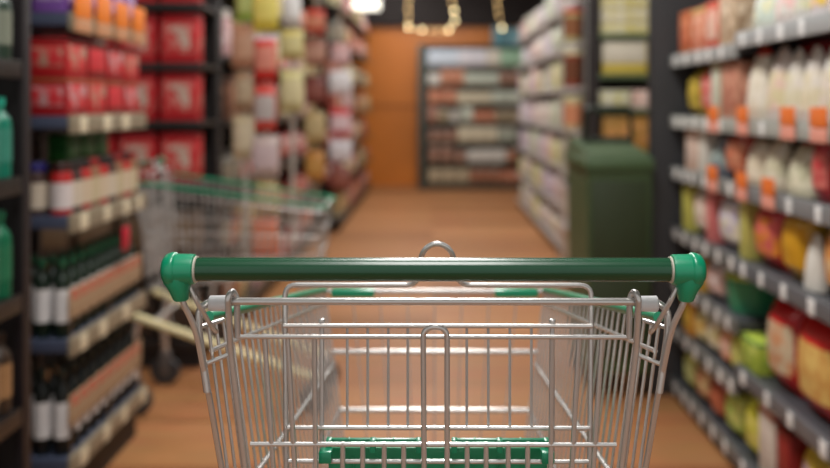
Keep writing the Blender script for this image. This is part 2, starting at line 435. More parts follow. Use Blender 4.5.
for sx in (.02, .29):
    for sy in (.08, .46):
        MB().lathe([(.02, -.016), (.05, -.014), (.05, .014), (.02, .016)], (sx + .012, sy, .05), 16, 'x').obj('wheel', mat((24, 24, 24), .6), gb)
for sx in (.032, .302):
    for sy in (.08, .46):
        MB().box((sx - .014, sy - .02, .05), (sx + .014, sy + .02, .115)).obj('caster_fork', mat((70, 70, 70), .4), gb)

# --- rack of dark bottles
XL = -1.03
LS = [(.175, 0, .67), (.512, 0, .67), (.865, 0, .67), (1.15, 0, .67), (1.445, 0, .67)]
rack('bottle_shelving', (XL, 2.56, 0), PI / 2, .67, .46, 2.0, LS, 'dark shelving of bottles and red packs with beige price rails', None,
     board=(70, 78, 100), rail=(150, 138, 116), tag=(226, 214, 184), tag_step=.17, tag_w=.05, frame=(40, 34, 34),
     cards=[(4, .01 + k * .165, .13, .075, (236, 128, 34), (196, 140, 100)) for k in range(4)], lip=.05)
BR = 'bottle rack'
dk = (16, 20, 16)
for si, (zt, nm, sh) in enumerate([(.512, 'fourth shelf', 0), (.175, 'lowest shelf', 1)]):
    for j in range(9):
        y = 2.60 + j * .071
        for i in range(3):
            if i == 2 and j > 1: continue
            x = -1.068 - i * .057
            gl = (18, 38, 24) if not sh else (20, 24, 22)
            ds = 'green white-labelled bottle' if not sh else 'black white-labelled bottle'
            product('bottle', (x, y, zt + .001), PI / 2,   .047, .047, .225 if not sh else .245, gl, (238, 236, 236), (26, 96, 64) if not sh else (30, 44, 38), None,
                    ds + [' in front row', ' in middle row', ' in back row'][i], nm + ' of ' + BR, y, 'near end')
    cs = empty('cardboard_strip', (XL - .0075, 2.575, zt), PI / 2, ['tan cardboard strip with red print in front of the green bottles', 'tan cardboard strip with red print before the black bottles'][si], 'strip', 'cardboard strips before the bottles')
    z0 = (.053, .083)[si]
    MB().box((0, 0, z0), (.64, .003, z0 + .088), .001).obj('strip_panel', mat((178, 148, 116), .7), cs)
    rd = MB()
    for k in range(9):
        x0 = .02 + k * .068
        rd.box((x0, -.001, z0 + .055), (x0 + .01, .0005, z0 + .082)); rd.box((x0 + .01, -.001, z0 + .073), (x0 + .04, .0005, z0 + .082)); rd.box((x0 + .02, -.001, z0 + .055), (x0 + .05, .0005, z0 + .063))
    rd.obj('red_print', mat((206, 62, 50), .6), cs, False)
    for x in (.01, .32, .62): MB().box((x, .0005, .001), (x + .012, .0025, z0 + .01)).obj('support', mat((90, 70, 50), .7), cs, False)
# jars and tins on the shelf above
jr = [((186, 26, 26), (226, 216, 214), (60, 30, 26), 'red white-labelled jar'),
      ((70, 44, 40), (214, 200, 180), (40, 34, 34), 'brown cream-labelled jar'),
      ((190, 36, 34), (216, 196, 170), (34, 28, 28), 'red cream-labelled jar'),
      ((150, 110, 80), (206, 190, 156), (150, 30, 30), 'tan jar with red lid')]
seq = [0, 1, 2, 3, 2, 1, 3, 2, 3]
for j in range(9):
    A, B, K, ds = jr[seq[j]]
    y = 2.602 + j * .072
    product('jar', (XL - .042, y, .866), PI / 2, .062, .062, .15, A, B, K, None, ds, 'third shelf of ' + BR, y, 'near end')
for k, (A, B, K, ds) in enumerate([(jr[1][0], jr[1][1], (40, 34, 120), 'dark jar with blue lid'), (jr[0][0], jr[0][1], (44, 40, 150), 'scarlet jar with blue lid')]):
    product('jar', (XL - .112 - k * .068, 2.602, .866), PI / 2, .062, .062, .15, A, B, K, None, ds, 'third shelf of ' + BR, 0, 'near end')
for j in range(3):
    product('carton', (XL - .125, 2.83 + j * .125, .866), PI / 2, .11, .06, .225, (36, 110, 44), (60, 140, 60), None, None, 'green carton behind the jars', 'third shelf of ' + BR, j, 'near end')
for j in range(4):
    product('carton', (XL - .31, 2.66 + j * .155, .866), PI / 2, .15, .12, .235, (40, 28, 26), (60, 40, 34), None, None, 'added dark carton shading the back', 'third shelf of ' + BR, j, 'near end')  # added cartons, coloured dark to fill the see-through gap with shade
# red packs, two high
for lv in range(2):
    for j in range(4):
        y = 2.56 + .082 + j * .16
        for i in range(2):
            if i == 1 and j > 0: continue
            alt = (j + lv) % 3
            A = [(166, 20, 30), (186, 28, 32), (140, 26, 24)][alt]
            B = [(190, 150, 150), (176, 140, 120), (196, 54, 64)][alt]
            product('carton', (XL - .066 - i * .125, y, 1.151 + lv * .113), PI / 2, .15, .11, .111, A, B, (150, 90, 50) if lv == 0 else (110, 20, 20), (206, 44, 52),
                    ['lower', 'upper'][lv] + [' ', ' inner '][i] + ['scarlet white-marked carton', 'bright red tan-marked carton', 'brick red pink-marked carton'][alt], 'second shelf of ' + BR, y, 'near end')
# purple packs on top
for j in range(5):
    y = 2.615 + j * .125
    product('carton', (XL - .06, y, 1.446), PI / 2, .11, .09, .14, (128, 84, 170), (190, 170, 210), None, (110, 60, 150), 'purple carton with lilac panel', 'top shelf of ' + BR, y, 'near end')
product('carton', (XL - .16, 2.615, 1.446), PI / 2, .11, .09, .14, (120, 80, 164), (200, 190, 216), None, (110, 60, 150), 'purple carton behind the front row', 'top shelf of ' + BR, 0)
# red packet hanging off the rail
hp = empty('hanging_packet', (XL + .016, 2.98, .70), PI / 2, 'small red packet hanging under a price rail of the bottle rack', 'packet')
MB().rings([ring_round(z, .03 * a, .008 * b_, 3, 14) for z, a, b_ in ((0, .9, .2), (.008, 1, .8), (.04, 1, 1), (.07, 1, .8), (.08, .9, .2))]).obj('packet', mat((200, 28, 56), .35), hp)
MB().tube(fillet([(0, 0, .078), (0, 0, .11), (0, .012, .111)], .006), .0015, 6).obj('hook', mat((170, 170, 170), .3, metal=1), hp)

# --- dark divider panel and the bay with teal bottles, at the picture's edge
dv = empty('divider_panel', (-1.045, 2.30, 0), 0, 'tall dark divider panel between teal bottles and dark bottles', 'panel')
MB().box((-.5, 0, 0), (0, .035, 2.2), .006).obj('panel_board', mat((26, 21, 22), .6), dv)
MB().box((-.02, -.003, 0), (.003, .038, 2.2), .002).obj('edge_profile', mat((36, 30, 33), .5), dv)
TS = [(.135, 0, .78), (.42, 0, .78), (.705, 0, .78), (1.0, 0, .78), (1.29, 0, .78)]
rack('bottle_shelving', (-1.035, 1.48, 0), PI / 2, .78, .46, 2.0, TS, 'dark shelving of teal bottles at the frame edge by divider panel', None,
     board=(22, 20, 22), rail=(18, 15, 15), tags=False, frame=(24, 20, 20), back=(18, 16, 16), lip=.04)
for zt, nm, A, B, K, ds, h in ((1.0, 'second shelf', (12, 120, 96), (60, 140, 120), (40, 190, 160), 'teal bottle with bright cap', .2),
                            (.705, 'third shelf', (10, 104, 70), (40, 120, 84), (30, 150, 110), 'green bottle with green cap', .215),
                            (1.29, 'top shelf', (40, 60, 46), (130, 136, 120), (40, 60, 50), 'dark olive bottle with grey label', .2),
                            (.42, 'fourth shelf', (60, 46, 36), (170, 130, 90), (50, 40, 36), 'brown bottle with tan label', .2)):
    for j in range(5):
        y = 2.226 - j * .07
        product('bottle', (-1.073, y, zt + .001), PI / 2, .06, .06, h, A, B, K, None, ds, nm + ' of teal-bottle rack', -y, 'divider panel')

# --- end rack of red coffee packs facing the camera
XC0, XC1, YC = -1.795, -1.03, 4.02
CS = [(.12, 0, XC1 - XC0), (.5, 0, XC1 - XC0), (.832, 0, XC1 - XC0), (1.108, 0, XC1 - XC0), (1.366, 0, XC1 - XC0), (1.635, 0, XC1 - XC0)]
rack('end_shelving', (XC0, YC, 0), 0, XC1 - XC0, .4, 2.2, CS, 'dark end rack of red square packs behind the parked cart', None,
     board=(44, 36, 34), rail=(40, 34, 32), tags=False, frame=(30, 26, 26), lip=.03)
mk = MB()
mk.rings([[(-.055, y_, .145), (.02, y_, .135), (.045, y_, .16), (-.035, y_, .17)] for y_ in (-.0526, -.0505)])
mk.rings([[(-.015, y_, .13), (.025, y_, .06), (.05, y_, .07), (.045, y_, .14)] for y_ in (-.0526, -.0505)])
mk = mk.mesh('pale_mark', mat((206, 176, 160), .5))
for zt, nm in ((.832, 'fourth'), (1.108, 'third'), (1.366, 'second'), (1.635, 'top')):
    for j in range(4):
        xc = XC1 - .105 - j * .19
        y = YC + .07
        r = product('carton', (xc, y, zt + .001), 0, .165, .1, .222, (190, 18, 28), (200, 30, 38), (150, 12, 20), (206, 120, 110),
                'red square pack with pale mark', nm + ' shelf of red-pack rack', -xc, 'aisle', name='coffee_pack')
        link('pale_mark', mk, r)
for j in range(4):
    xc = XC1 - .105 - j * .19
    product('carton', (xc, YC + .07, .501), 0, .16, .1, .2, (90, 70, 54), (120, 96, 70), None, None, 'brown carton behind the parked cart', 'fifth shelf of red-pack rack', -xc, 'aisle')
    product('carton', (xc, YC + .07, .121), 0, .16, .1, .22, (50, 40, 34), (70, 56, 46), None, None, 'dark brown carton behind the parked cart', 'lowest shelf of red-pack rack', -xc, 'aisle')

# ------------------------------------------------------------------ long racks that run down the aisle
def proj(x, y, z): return (U0 + F * x / y, V0 + F * (CH - z) / y)
def long_rack(name, side, X, Y0, Y1, zs, height, label, pal, place, seed, sizes, kinds, board, rail, frame, zmax_gap):
    rr = random.Random(seed)
    W = Y1 - Y0
    if side < 0: rack(name, (X, Y0, 0), PI / 2, W, .4, height, [(z, 0, W) for z in zs], label, None, board=board, rail=rail, tags=False, frame=frame, lip=.03, back=(34, 30, 28))
    else: rack(name, (X, Y1, 0), -PI / 2, W, .4, height, [(z, 0, W) for z in zs], label, None, board=board, rail=rail, tags=False, frame=frame, lip=.03, back=(60, 54, 52))
    names = ['lowest', 'second lowest', 'third lowest', 'fourth lowest', 'fifth lowest', 'sixth lowest', 'seventh lowest']
    for i, z in enumerate(zs):
        gap = (zs[i + 1] - z - .04) if i + 1 < len(zs) else .3
        y = Y0 + .04
        while y < Y1 - .3:
            A, B, K, B2, nm = pal[rr.randrange(len(pal))]
            kd = kinds[rr.randrange(len(kinds))]
            w = rr.uniform(*sizes) * (1 + (y - Y0) * .09)
            w = min(w, .34)
            rep = rr.choice((1, 2, 2))
            h = min(gap, zmax_gap) * rr.uniform(.6, .97)
            if rr.random() < (.14 if side < 0 else .05): y += w; continue
            for _ in range(rep):
                if y + w > Y1 - .03: y += .3; break
                d = w if kd in ('jar', 'can', 'tub') else min(.16, w)
                if kd in ('jar', 'can', 'tub') : d = min(d, .3)
                u, v = proj(X, y + w / 2, z + h)
                u2, v2 = proj(X, y + w / 2, z)
                if v2 > -6 and v < 330:
                    product(kd, (X + side * (d / 2 + .012), y + w / 2, z + .001), -side * PI / 2, w * .96, d, h, A, B, K, B2, f'{nm} {CATS[kd]}', f'{names[i]} shelf of {place}', y, 'near end')
                y += w + .012
def E(A, B, K, B2, n): return (A, B, K, B2, n)
palL = [E((196, 178, 132), (216, 200, 156), (150, 130, 90), (176, 150, 100), 'beige'), E((206, 196, 160), (224, 216, 190), None, (190, 176, 120), 'cream'),
        E((150, 130, 70), (190, 172, 96), (90, 76, 46), (170, 140, 60), 'olive gold'), E((120, 76, 54), (170, 120, 90), (70, 44, 34), (100, 60, 46), 'brown'),
        E((176, 90, 76), (214, 160, 140), (120, 50, 44), (190, 120, 100), 'brick pink'), E((150, 40, 40), (216, 206, 200), (90, 24, 24), (196, 80, 76), 'dark red'),
        E((190, 150, 150), (220, 196, 196), None, (176, 130, 130), 'dusty rose'), E((110, 104, 92), (160, 152, 136), (60, 56, 50), (130, 120, 104), 'grey brown')]
long_rack('long_shelving', -1, -1.0, 4.44, 8.15, [.12, .45, .78, 1.1, 1.42, 1.76, 2.1], 2.4, 'long dark shelving of beige and brown goods running beyond parked cart', palL,
          'long dark rack', 3, (.14, .2), ['carton', 'bag', 'jar', 'tub'], (44, 38, 34), (84, 74, 60), (34, 30, 28), .25)
long_rack('long_shelving', -1, -.84, 8.3, 12.4, [.12, .45, .78, 1.1, 1.42, 1.76, 2.1], 2.4, 'farthest dark shelving of brown goods next to the orange end wall', palL,
          'farthest dark rack', 4, (.15, .2), ['carton', 'bag', 'jar', 'tub'], (44, 38, 34), (84, 74, 60), (34, 30, 28), .25)
palR = [E((214, 206, 208), (226, 220, 222), None, (196, 186, 204), 'pale lavender'), E((222, 212, 204), (230, 224, 214), None, (216, 196, 190), 'ivory'),
        E((206, 196, 206), (222, 206, 212), None, (190, 176, 200), 'lilac grey'), E((216, 212, 160), (226, 222, 190), None, (206, 200, 110), 'pale lemon'),
        E((224, 196, 190), (230, 212, 206), None, (216, 180, 176), 'pale pink'), E((196, 204, 180), (216, 220, 204), None, (186, 196, 160), 'pale sage')]
long_rack('long_shelving', 1, .985, 5.78, 10.4, [.1, .4, .7, 1.0, 1.3, 1.6, 1.9], 2.4, 'long shelving of pale lavender and ivory goods running beyond green bin', palR,
          'long pale rack', 5, (.17, .24), ['carton', 'bag', 'carton', 'tub'], (150, 144, 140), (190, 184, 180), (60, 58, 56), .27)

# --- end rack above and behind the green bin
EX0, EX1, EY = .955, 1.62, 5.72
eS = [(.3, 0, EX1 - EX0), (.6, 0, EX1 - EX0), (.90, 0, EX1 - EX0), (1.155, 0, EX1 - EX0), (1.36, 0, EX1 - EX0), (1.60, 0, EX1 - EX0)]
rack('end_shelving', (EX0, EY - .36, 0), 0, EX1 - EX0, .38, 2.3, eS, 'end rack of flat yellow and cream packs above the green bin', None,
     board=(70, 92, 62), rail=(86, 104, 70), tags=False, frame=(34, 28, 26), lip=.025, back=(70, 62, 50))
MB().box((0, 0, 0), (.05, .4, 2.3), .004).obj('upright', mat((36, 28, 26), .6), [o for o in C.objects if o.name.startswith('end_shelving')][-1]).location = (-.012, -.01, 0)
ER = 'yellow-pack rack'
def flat(x, zt, w, h, A, B, B2, ds, sh, o=0, K=None, d=.2):
    product('carton', (x + w / 2, EY - .36 + d / 2 + .012, zt + .001), 0, w, d, h, A, B, K, B2, ds, sh + ' of ' + ER, o, 'bottom')
# column of flat packs
flat(1.01, 1.601, .30, .07, (216, 206, 150), (226, 220, 190), (206, 190, 90), 'flat lemon carton, lower of the stack', 'top shelf')
flat(1.01, 1.673, .30, .075, (222, 214, 190), (228, 222, 200), (210, 196, 110), 'flat cream carton, middle of the stack', 'top shelf')
flat(1.01, 1.75, .30, .075, (216, 206, 150), (226, 220, 190), (206, 190, 90), 'flat lemon carton, topmost of the stack', 'top shelf')
flat(1.33, 1.601, .1, .21, (190, 116, 120), (206, 150, 150), None, 'upright rose carton beside the stack', 'top shelf')
flat(1.02, 1.361, .26, .065, (206, 180, 70), (210, 186, 80), None, 'flat golden carton under the cream carton', 'second shelf')
flat(1.02, 1.428, .26, .13, (222, 214, 190), (228, 220, 200), None, 'cream carton lying on the golden carton', 'second shelf')
flat(1.29, 1.361, .065, .2, (216, 196, 60), (220, 214, 190), None, 'narrow yellow carton near the stack', 'second shelf')
flat(1.36, 1.361, .085, .2, (220, 200, 50), (226, 220, 200), None, 'wider yellow carton beside the dark post', 'second shelf')
flat(.995, 1.156, .19, .11, (206, 204, 176), (216, 214, 200), (196, 190, 120), 'pale sage carton', 'third shelf')
flat(1.2, 1.156, .19, .11, (222, 190, 176), (226, 206, 196), (210, 160, 140), 'salmon carton', 'third shelf')
flat(1.02, .901, .3, .21, (176, 130, 56), (196, 140, 80), (160, 120, 50), 'brown carton seen through the frame handle', 'fourth shelf')
flat(1.33, .901, .1, .19, (206, 200, 170), (210, 150, 110), None, 'narrow cream carton beside the brown carton', 'fourth shelf')
flat(1.02, .601, .3, .2, (60, 80, 50), (80, 96, 60), None, 'dark green carton behind the bin', 'fifth shelf')

# --- goods at the near corner of the long pale rack (bigger colourful packs at its end)
# (kept on their own small clip shelf)
cn = empty('display_stand', (.785, 5.40, 0), 0, 'slim pale wire display stand of lidded tubs beside the yellow-pack rack', 'display stand')
wm = mat((190, 186, 180), .4, metal=.4)
st = MB()
for x in (.0, .14):
    for y in (.0, .14): st.tube([(x, y, 0), (x, y, 1.95)], .005, 6)
st.obj('stand_frame', wm, cn)
for z in (.2, .48, .76, 1.03, 1.29, 1.56, 1.83):
    MB().box((0, 0, z - .008), (.14, .14, z)).obj('shelf', wm, cn)
CN = 'slim wire stand'
for z, h, A, B, K, ds in ((1.56, .2, (196, 186, 130), (150, 96, 60), (206, 40, 34), 'tan tub with red lid'), (1.29, .22, (150, 60, 40), (120, 70, 44), (226, 220, 180), 'brown tub with cream lid'),
                          (1.03, .2, (222, 196, 150), (224, 150, 110), (224, 216, 170), 'peach tub with cream lid'), (.76, .2, (216, 206, 190), (206, 200, 176), (214, 206, 190), 'ivory tub with ivory lid'),
                          (.48, .22, (222, 196, 190), (226, 210, 196), (210, 196, 200), 'blush tub with lilac lid'), (.2, .22, (206, 180, 150), (210, 190, 170), (190, 150, 120), 'sandy tub with brown lid')):
    product('tub', (.855, 5.47, z + .001), 0, .128, .128, h, A, B, K, None, ds, CN, z, 'bottom')

# --- rack along the end wall
BX0, BX1, BY = -.10, 1.75, 12.5
bz = [.1, .38, .66, .94, 1.2, 1.46, 1.72]
rack('wall_shelving', (BX0, BY, 0), 0, BX1 - BX0, .4, 2.0, [(z, 0, BX1 - BX0) for z in bz], 'green grey shelving of mixed goods along the orange end wall', None,
     board=(90, 84, 70), rail=(110, 96, 76), tags=False, frame=(60, 70, 64), lip=.03, back=(56, 52, 46))
MB().box((0, 0, 0), (.09, .4, 2.02), .004).obj('side_panel', mat((70, 80, 74), .6), [o for o in C.objects if o.name.startswith('wall_shelving')][-1]).location = (-.092, 0, 0)
palB = [E((206, 196, 172), (220, 212, 190), None, (196, 180, 140), 'cream'), E((186, 104, 72), (206, 160, 130), None, (176, 96, 66), 'terracotta'), E((190, 196, 180), (210, 214, 200), None, (170, 180, 160), 'pale green'),
        E((176, 160, 130), (206, 190, 160), None, (150, 130, 100), 'tan'), E((210, 206, 196), (224, 220, 212), None, None, 'white'), E((160, 84, 66), (190, 150, 130), None, None, 'brick red')]
rb = random.Random(11)
rn = ['lowest', 'sixth', 'fifth', 'fourth', 'third', 'second', 'upper']
for i, z in enumerate(bz):
    x = BX0 + .04
    while x < 1.2:
        A, B, K, B2, nm = palB[rb.randrange(len(palB))]
        if i == 6: A, B, K, B2, nm = [((196, 210, 226), (214, 222, 232), None, None, 'icy blue'), ((220, 216, 224), (226, 222, 228), None, None, 'white'), ((226, 216, 196), (228, 220, 206), None, None, 'ivory'), ((150, 196, 160), (170, 206, 176), None, None, 'mint green')][min(3, int((x - BX0) / .32))]
        w = rb.uniform(.13, .2); kd = rb.choice(('carton', 'carton', 'tub')); h = rb.uniform(.15, .225)
        if i == 6: kd = 'carton'; h = .22
        for _ in range(rb.choice((1, 2, 3))):
            if x + w > 1.36: x += .2; break
            product(kd, (x + w / 2, BY + .01 + w / 2, z + .001), 0, w * .96, w, h, A, B, K, B2, f'{nm} {CATS[kd]}', rn[i] + ' shelf of end-wall rack', x, 'orange wall')
            x += w + .005
for j, (c, nm) in enumerate([((100, 150, 160), 'teal carton above the end wall rack'), ((120, 170, 180), 'turquoise carton above the end wall rack')]):
    o = product('carton', (.95 + j * .22, BY + .2, 2.001), 0, .2, .2, .27 - j * .03, c, None, None, None, nm.replace(' above the end wall rack', ''), 'top board of end-wall rack', j)
MB().box((0, 0, 1.99), (BX1 - BX0, .4, 2.0)).obj('top_board', mat((70, 76, 70), .6), [o for o in C.objects if o.name.startswith('wall_shelving')][0])

# ------------------------------------------------------------------ hanging clip strips in front of the long dark rack
def hang_pack(strip_xy, z0, z1, w, A, B, K, desc, cat='packet'):
    x, y = strip_xy; h = z1 - z0
    r = empty('hanging_packet', (x, y - .014, z0), 0, desc, cat, 'packets on the hanging strips')
    ms = product_meshes('bag', w, .05, h, A, B, K, None)
    for pn, me in ms: link(pn, me, r).location = (0, -.026, 0)
    MB().tube([(0, -.026, h - .006), (0, .0095, h - .002)], .002, 6).obj('peg', mat((200, 200, 200), .4), r)
def PZ(v, y): return CH - (v - V0) / F * y
def PX(u, y): return (u - U0) / F * y
for k, (u, y, ztop, lab) in enumerate(((267, 4.20, 2.3, 'pale hanging strip of bright packets next to the end rack'), (246, 4.22, 2.3, 'pale hanging strip of beige packets beside the end rack'), (293, 4.9, 2.4, 'pale hanging strip of small white packets in front of beige goods'))):
    s = empty('hanging_strip', (PX(u, y), y, 0), 0, lab, 'strip', 'hanging strips')
    MB().box((-.012, -.002, .42), (.012, .002, 3.099), .0008).obj('strip', mat((196, 190, 180), .4), s)
    MB().box((-.03, -.01, 3.06), (.03, .01, 3.099), .002).obj('ceiling_clip', mat((120, 116, 110), .4), s)
A1 = (PX(267, 4.2), 4.2); A2 = (PX(246, 4.22), 4.22); A3 = (PX(293, 4.9), 4.9)
hang_pack(A1, PZ(31, 4.2), PZ(-14, 4.2), .12, (226, 206, 80), (230, 214, 110), None, 'yellow packet hanging topmost on the bright strip')
hang_pack(A1, PZ(80, 4.2), PZ(36, 4.2), .105, (216, 50, 44), (222, 140, 120), (226, 206, 210), 'red packet with white top hanging under the yellow packet')
hang_pack(A1, PZ(130, 4.2), PZ(84, 4.2), .1, (212, 80, 70), (190, 180, 176), None, 'coral packet with grey front hanging below the red packet')
hang_pack(A1, PZ(176, 4.2), PZ(135, 4.2), .13, (196, 176, 170), (206, 184, 186), None, 'pinkish grey packet hanging below the coral packet')
hang_pack(A1, PZ(214, 4.2), PZ(180, 4.2), .1, (190, 160, 110), (200, 170, 126), None, 'tan packet hanging below the pinkish packet')
hang_pack(A1, PZ(255, 4.2), PZ(217, 4.2), .13, (222, 100, 50), (226, 120, 70), None, 'orange packet hanging lowest above the parked cart')
hang_pack(A2, PZ(22, 4.22), PZ(-10, 4.22), .08, (150, 190, 70), (180, 190, 110), None, 'lime packet hanging topmost on the beige strip')
hang_pack(A2, PZ(68, 4.22), PZ(25, 4.22), .12, (190, 140, 110), (204, 160, 130), None, 'brownish pink packet hanging under the lime packet')
hang_pack(A2, PZ(110, 4.22), PZ(72, 4.22), .09, (170, 140, 110), (190, 170, 140), None, 'tan packet hanging on the beige strip over a cream one')
hang_pack(A2, PZ(158, 4.22), PZ(115, 4.22), .11, (200, 184, 150), (214, 200, 170), None, 'cream packet hanging lowest on the beige strip')
hang_pack(A3, PZ(26, 4.9), PZ(-8, 4.9), .1, (220, 218, 216), (226, 224, 222), None, 'white packet hanging topmost before the beige goods')
hang_pack(A3, PZ(60, 4.9), PZ(30, 4.9), .13, (196, 180, 110), (206, 196, 140), None, 'khaki packet hanging under the white packet')
hang_pack(A3, PZ(112, 4.9), PZ(70, 4.9), .13, (206, 196, 140), (216, 206, 160), None, 'pale khaki packet hanging lowest before the beige goods')

A4 = (PX(341, 7.4), 7.4); A5 = (PX(316, 6.0), 6.0)
for (x, y), lab in ((A4, 'pale hanging strip of round white packets farther down the aisle'), (A5, 'pale hanging strip of pink packets before the long dark rack')):
    s = empty('hanging_strip', (x, y, 0), 0, lab, 'strip', 'hanging strips')
    MB().box((-.012, -.002, .5), (.012, .002, 3.099), .0008).obj('strip', mat((150, 130, 110), .4), s)
    MB().box((-.03, -.01, 3.06), (.03, .01, 3.099), .002).obj('ceiling_clip', mat((120, 116, 110), .4), s)
for a, u0, v0, v1, w, A, B, K, ds in ((A4, 341, 66, 44, .16, (196, 150, 146), (206, 170, 170), None, 'dusty pink packet hanging topmost on the round packet strip'),
        (A4, 341, 94, 71, .19, (216, 212, 214), (222, 220, 222), None, 'white packet hanging under the dusty pink packet'),
        (A4, 341, 137, 108, .18, (200, 60, 66), (222, 196, 200), None, 'red packet with white front between the white packets'),
        (A4, 341, 162, 140, .19, (212, 206, 212), (220, 216, 220), None, 'white packet hanging below the red and white one'),
        (A4, 341, 190, 166, .17, (130, 70, 60), (150, 90, 76), None, 'maroon packet hanging lowest on the round packet strip'),
        (A5, 316, 34, 10, .13, (196, 60, 50), (206, 130, 100), None, 'red packet hanging topmost before the long dark rack'),
        (A5, 316, 66, 40, .15, (150, 96, 80), (186, 140, 120), None, 'brown packet hanging under the topmost red packet'),
        (A5, 316, 104, 76, .14, (110, 50, 44), (140, 80, 70), None, 'dark maroon packet hanging before the long dark rack'),
        (A5, 316, 142, 112, .14, (186, 160, 110), (196, 176, 130), None, 'sandy packet hanging below the dark maroon packet'),
        (A5, 316, 180, 150, .13, (190, 130, 60), (200, 150, 80), None, 'ochre packet hanging lowest before the long dark rack')):
    hang_pack(a, PZ(v0, a[1]), PZ(v1, a[1]), w, A, B, K, ds)
# ------------------------------------------------------------------ the shopping cart (local origin on the floor below the handle)
def P(u, v, d): return Vector(((u - U0) / F * d, d - .9, CH - (v - V0) / F * d))
def mir(pts): return [Vector((-p[0], p[1], p[2])) for p in pts]
chrome = mat((214, 211, 208), .26, metal=.6, var=.04)
green = mat((12, 148, 106), .34, var=.06, coat=.3)
seatgreen = mat((14, 134, 88), .4, var=.08)
gripm = mat((26, 76, 50), .24, var=.05, coat=.1)
def make_cart(label):
    r = empty('shopping_cart', (0, 0, 0), 0, label, 'shopping cart')
    # handle
    h = MB().lathe([(.0105, -.246), (.0118, -.2445), (.0118, .2445), (.0105, .246)], (0, 0, 1.0195), 28, 'x').obj('handle', gripm, r)
    for s in (-1, 1):
        ring = MB().lathe([(.0118, -.0014), (.0132, -.0008), (.0132, .0008), (.0118, .0014)], (s * .2372, 0, 1.0195), 28, 'x').obj('collar', mat((206, 200, 186), .35), h)
        prof = [(.0130, .238), (.0150, .239), (.0153, .241), (.0155, .256), (.0165, .2572), (.0173, .2585), (.017, .262), (.0155, .2665), (.0115, .2697), (.005, .2713), (.0005, .2716)]
        b = MB().lathe([(a, s * x) for a, x in prof], (0, 0, 1.0195), 28, 'x')
        # tapered socket below
        def oval(z, cx, hw, hd): return [(s * cx + hw * math.cos(2 * PI * k / 20), hd * math.sin(2 * PI * k / 20), z) for k in range(20)]
        b.rings([oval(1.018, .256, .0145, .0135), oval(1.006, .2555, .0142, .0132), oval(.999, .254, .0105, .011), oval(.990, .2525, .0078, .009), oval(.9885, .2525, .0068, .008)])
        b.obj('end_cap', green, h, label='bright green end cap')
    # frame posts
    for s in (-1, 1):
        m = (lambda x: x) if s < 0 else mir
        b = MB()
        b.tube(m(fillet([P(179, 286, .9), P(181, 302, .9), P(194, 328, .91), P(207, 392, .93), P(220, 468, .955), Vector((-.206, .11, .62)), Vector((-.2, .16, .36))], .02)), .0033)
        b.tube(m(fillet([P(187, 284, .902), P(196, 303, .905), P(209, 325, .92), P(215, 332, .94)], .01)), .0027)
        b.obj('frame_post', chrome, r)
    # pivot rod with its bent ends, white bushes
    g = MB()
    half = [P(206, 392, .925), P(197, 330, .922), P(198, 309, .922), P(209, 301.5, .922)]
    full = fillet(half + mir(half)[::-1], .012, 6)
    g.tube(full, .0039, 10)
    for s in (-1, 1):     # loops that carry the gate
        m = (lambda x: x) if s < 0 else mir
        g.tube(m(fillet([Vector((-.180, .06, .56)), P(244, 468, .945), P(229, 348, .925), P(226.5, 298, .913), P(231, 290.5, .918), P(235.5, 298, .926), P(236.5, 338, .93)], .006, 6)), .0034, 10)
        g.tube(m([P(200, 366, .935), P(229, 354, .945)]), .0025); g.tube(m([P(194, 329, .92), P(222, 320, .95)]), .0024)
    def seg(u0, v0, u1, v1, d, rr, d2=None): g.tube([P(u0, v0, d), P(u1, v1, d2 or d)], rr)
    seg(236, 337, 628, 337, .93, .0025); seg(249, 444.5, 615, 444.5, .94, .0026)
    for ut, ub in ((263, 272), (286, 293.5), (313, 314.5)):
        for s in (0, 1):
            a, bb = (ut, ub) if not s else (864 - ut, 864 - ub)
            g.tube([P(a, 334.5, .932), P(bb, 468, .942), Vector(((bb - 432) / 900 * .95, .055, .56))], .0027)
    g.tube(fillet([Vector((-.009, .055, .56)), P(423, 468, .938), P(422, 327, .925), P(446, 327, .925), P(446, 468, .938), Vector((.012, .055, .56))], .012, 7), .0030, 10)
    for u in (341.5, 361.5, 383, 402.5, 466, 485, 507, 526.5): g.tube([P(u, 442.5, .94), P(u, 468, .942), Vector(((u - 432) / 900 * .95, .055, .56))], .0027)
    g.tube([Vector((-.17, .055, .56)), Vector((.17, .055, .56))], .003); g.tube([Vector((-.17, .05, .68)), Vector((.17, .05, .68))], .0028)
    gate = g.obj('rear_gate', chrome, r)
    for s in (-1, 1):
        c = P(218, 303.5, .922)
        MB().lathe([(.0062, -.0105), (.0078, -.0095), (.0082, .0095), (.0068, .0105)], (c.x * -s, c.y, c.z), 18, 'x').obj('bushing', mat((226, 226, 228), .4), gate, label='white plastic bushing')
    # child seat
    s_ = MB(); d = .968
    hl = [Vector((-.158, .075, .6)), P(285, 468, d), P(283.5, 285, d), P(411, 285, d)]
    lp = [P(417, 279, d - .01), P(418.5, 264, d - .02), P(421, 253, d - .024), P(427, 246, d - .026), P(436, 243, d - .026), P(445, 246, d - .026), P(451, 253, d - .024), P(454, 264, d - .02), P(456, 279, d - .01)]
    hr = [P(463, 285, d), P(590, 285, d), P(588, 468, d), Vector((.158, .075, .6))]
    s_.tube(fillet(hl + lp + hr, .013, 5), .0029, 10)
    for v, u0, u1 in ((326, 282, 591), (428, 286, 588), (461.5, 287, 587)): s_.tube([P(u0, v, d - .004), P(u1, v, d - .004)], .0026)
    for u in (346, 366.5, 387, 406.5, 465.5, 487, 508.5, 530): s_.tube([P(u, 324, d - .001), P(u, 429, d - .001)], .0017, 6)
    for u in (320.5, 551): s_.tube([P(u, 321.5, d - .0005), P(u, 463, d - .0005)], .0025)
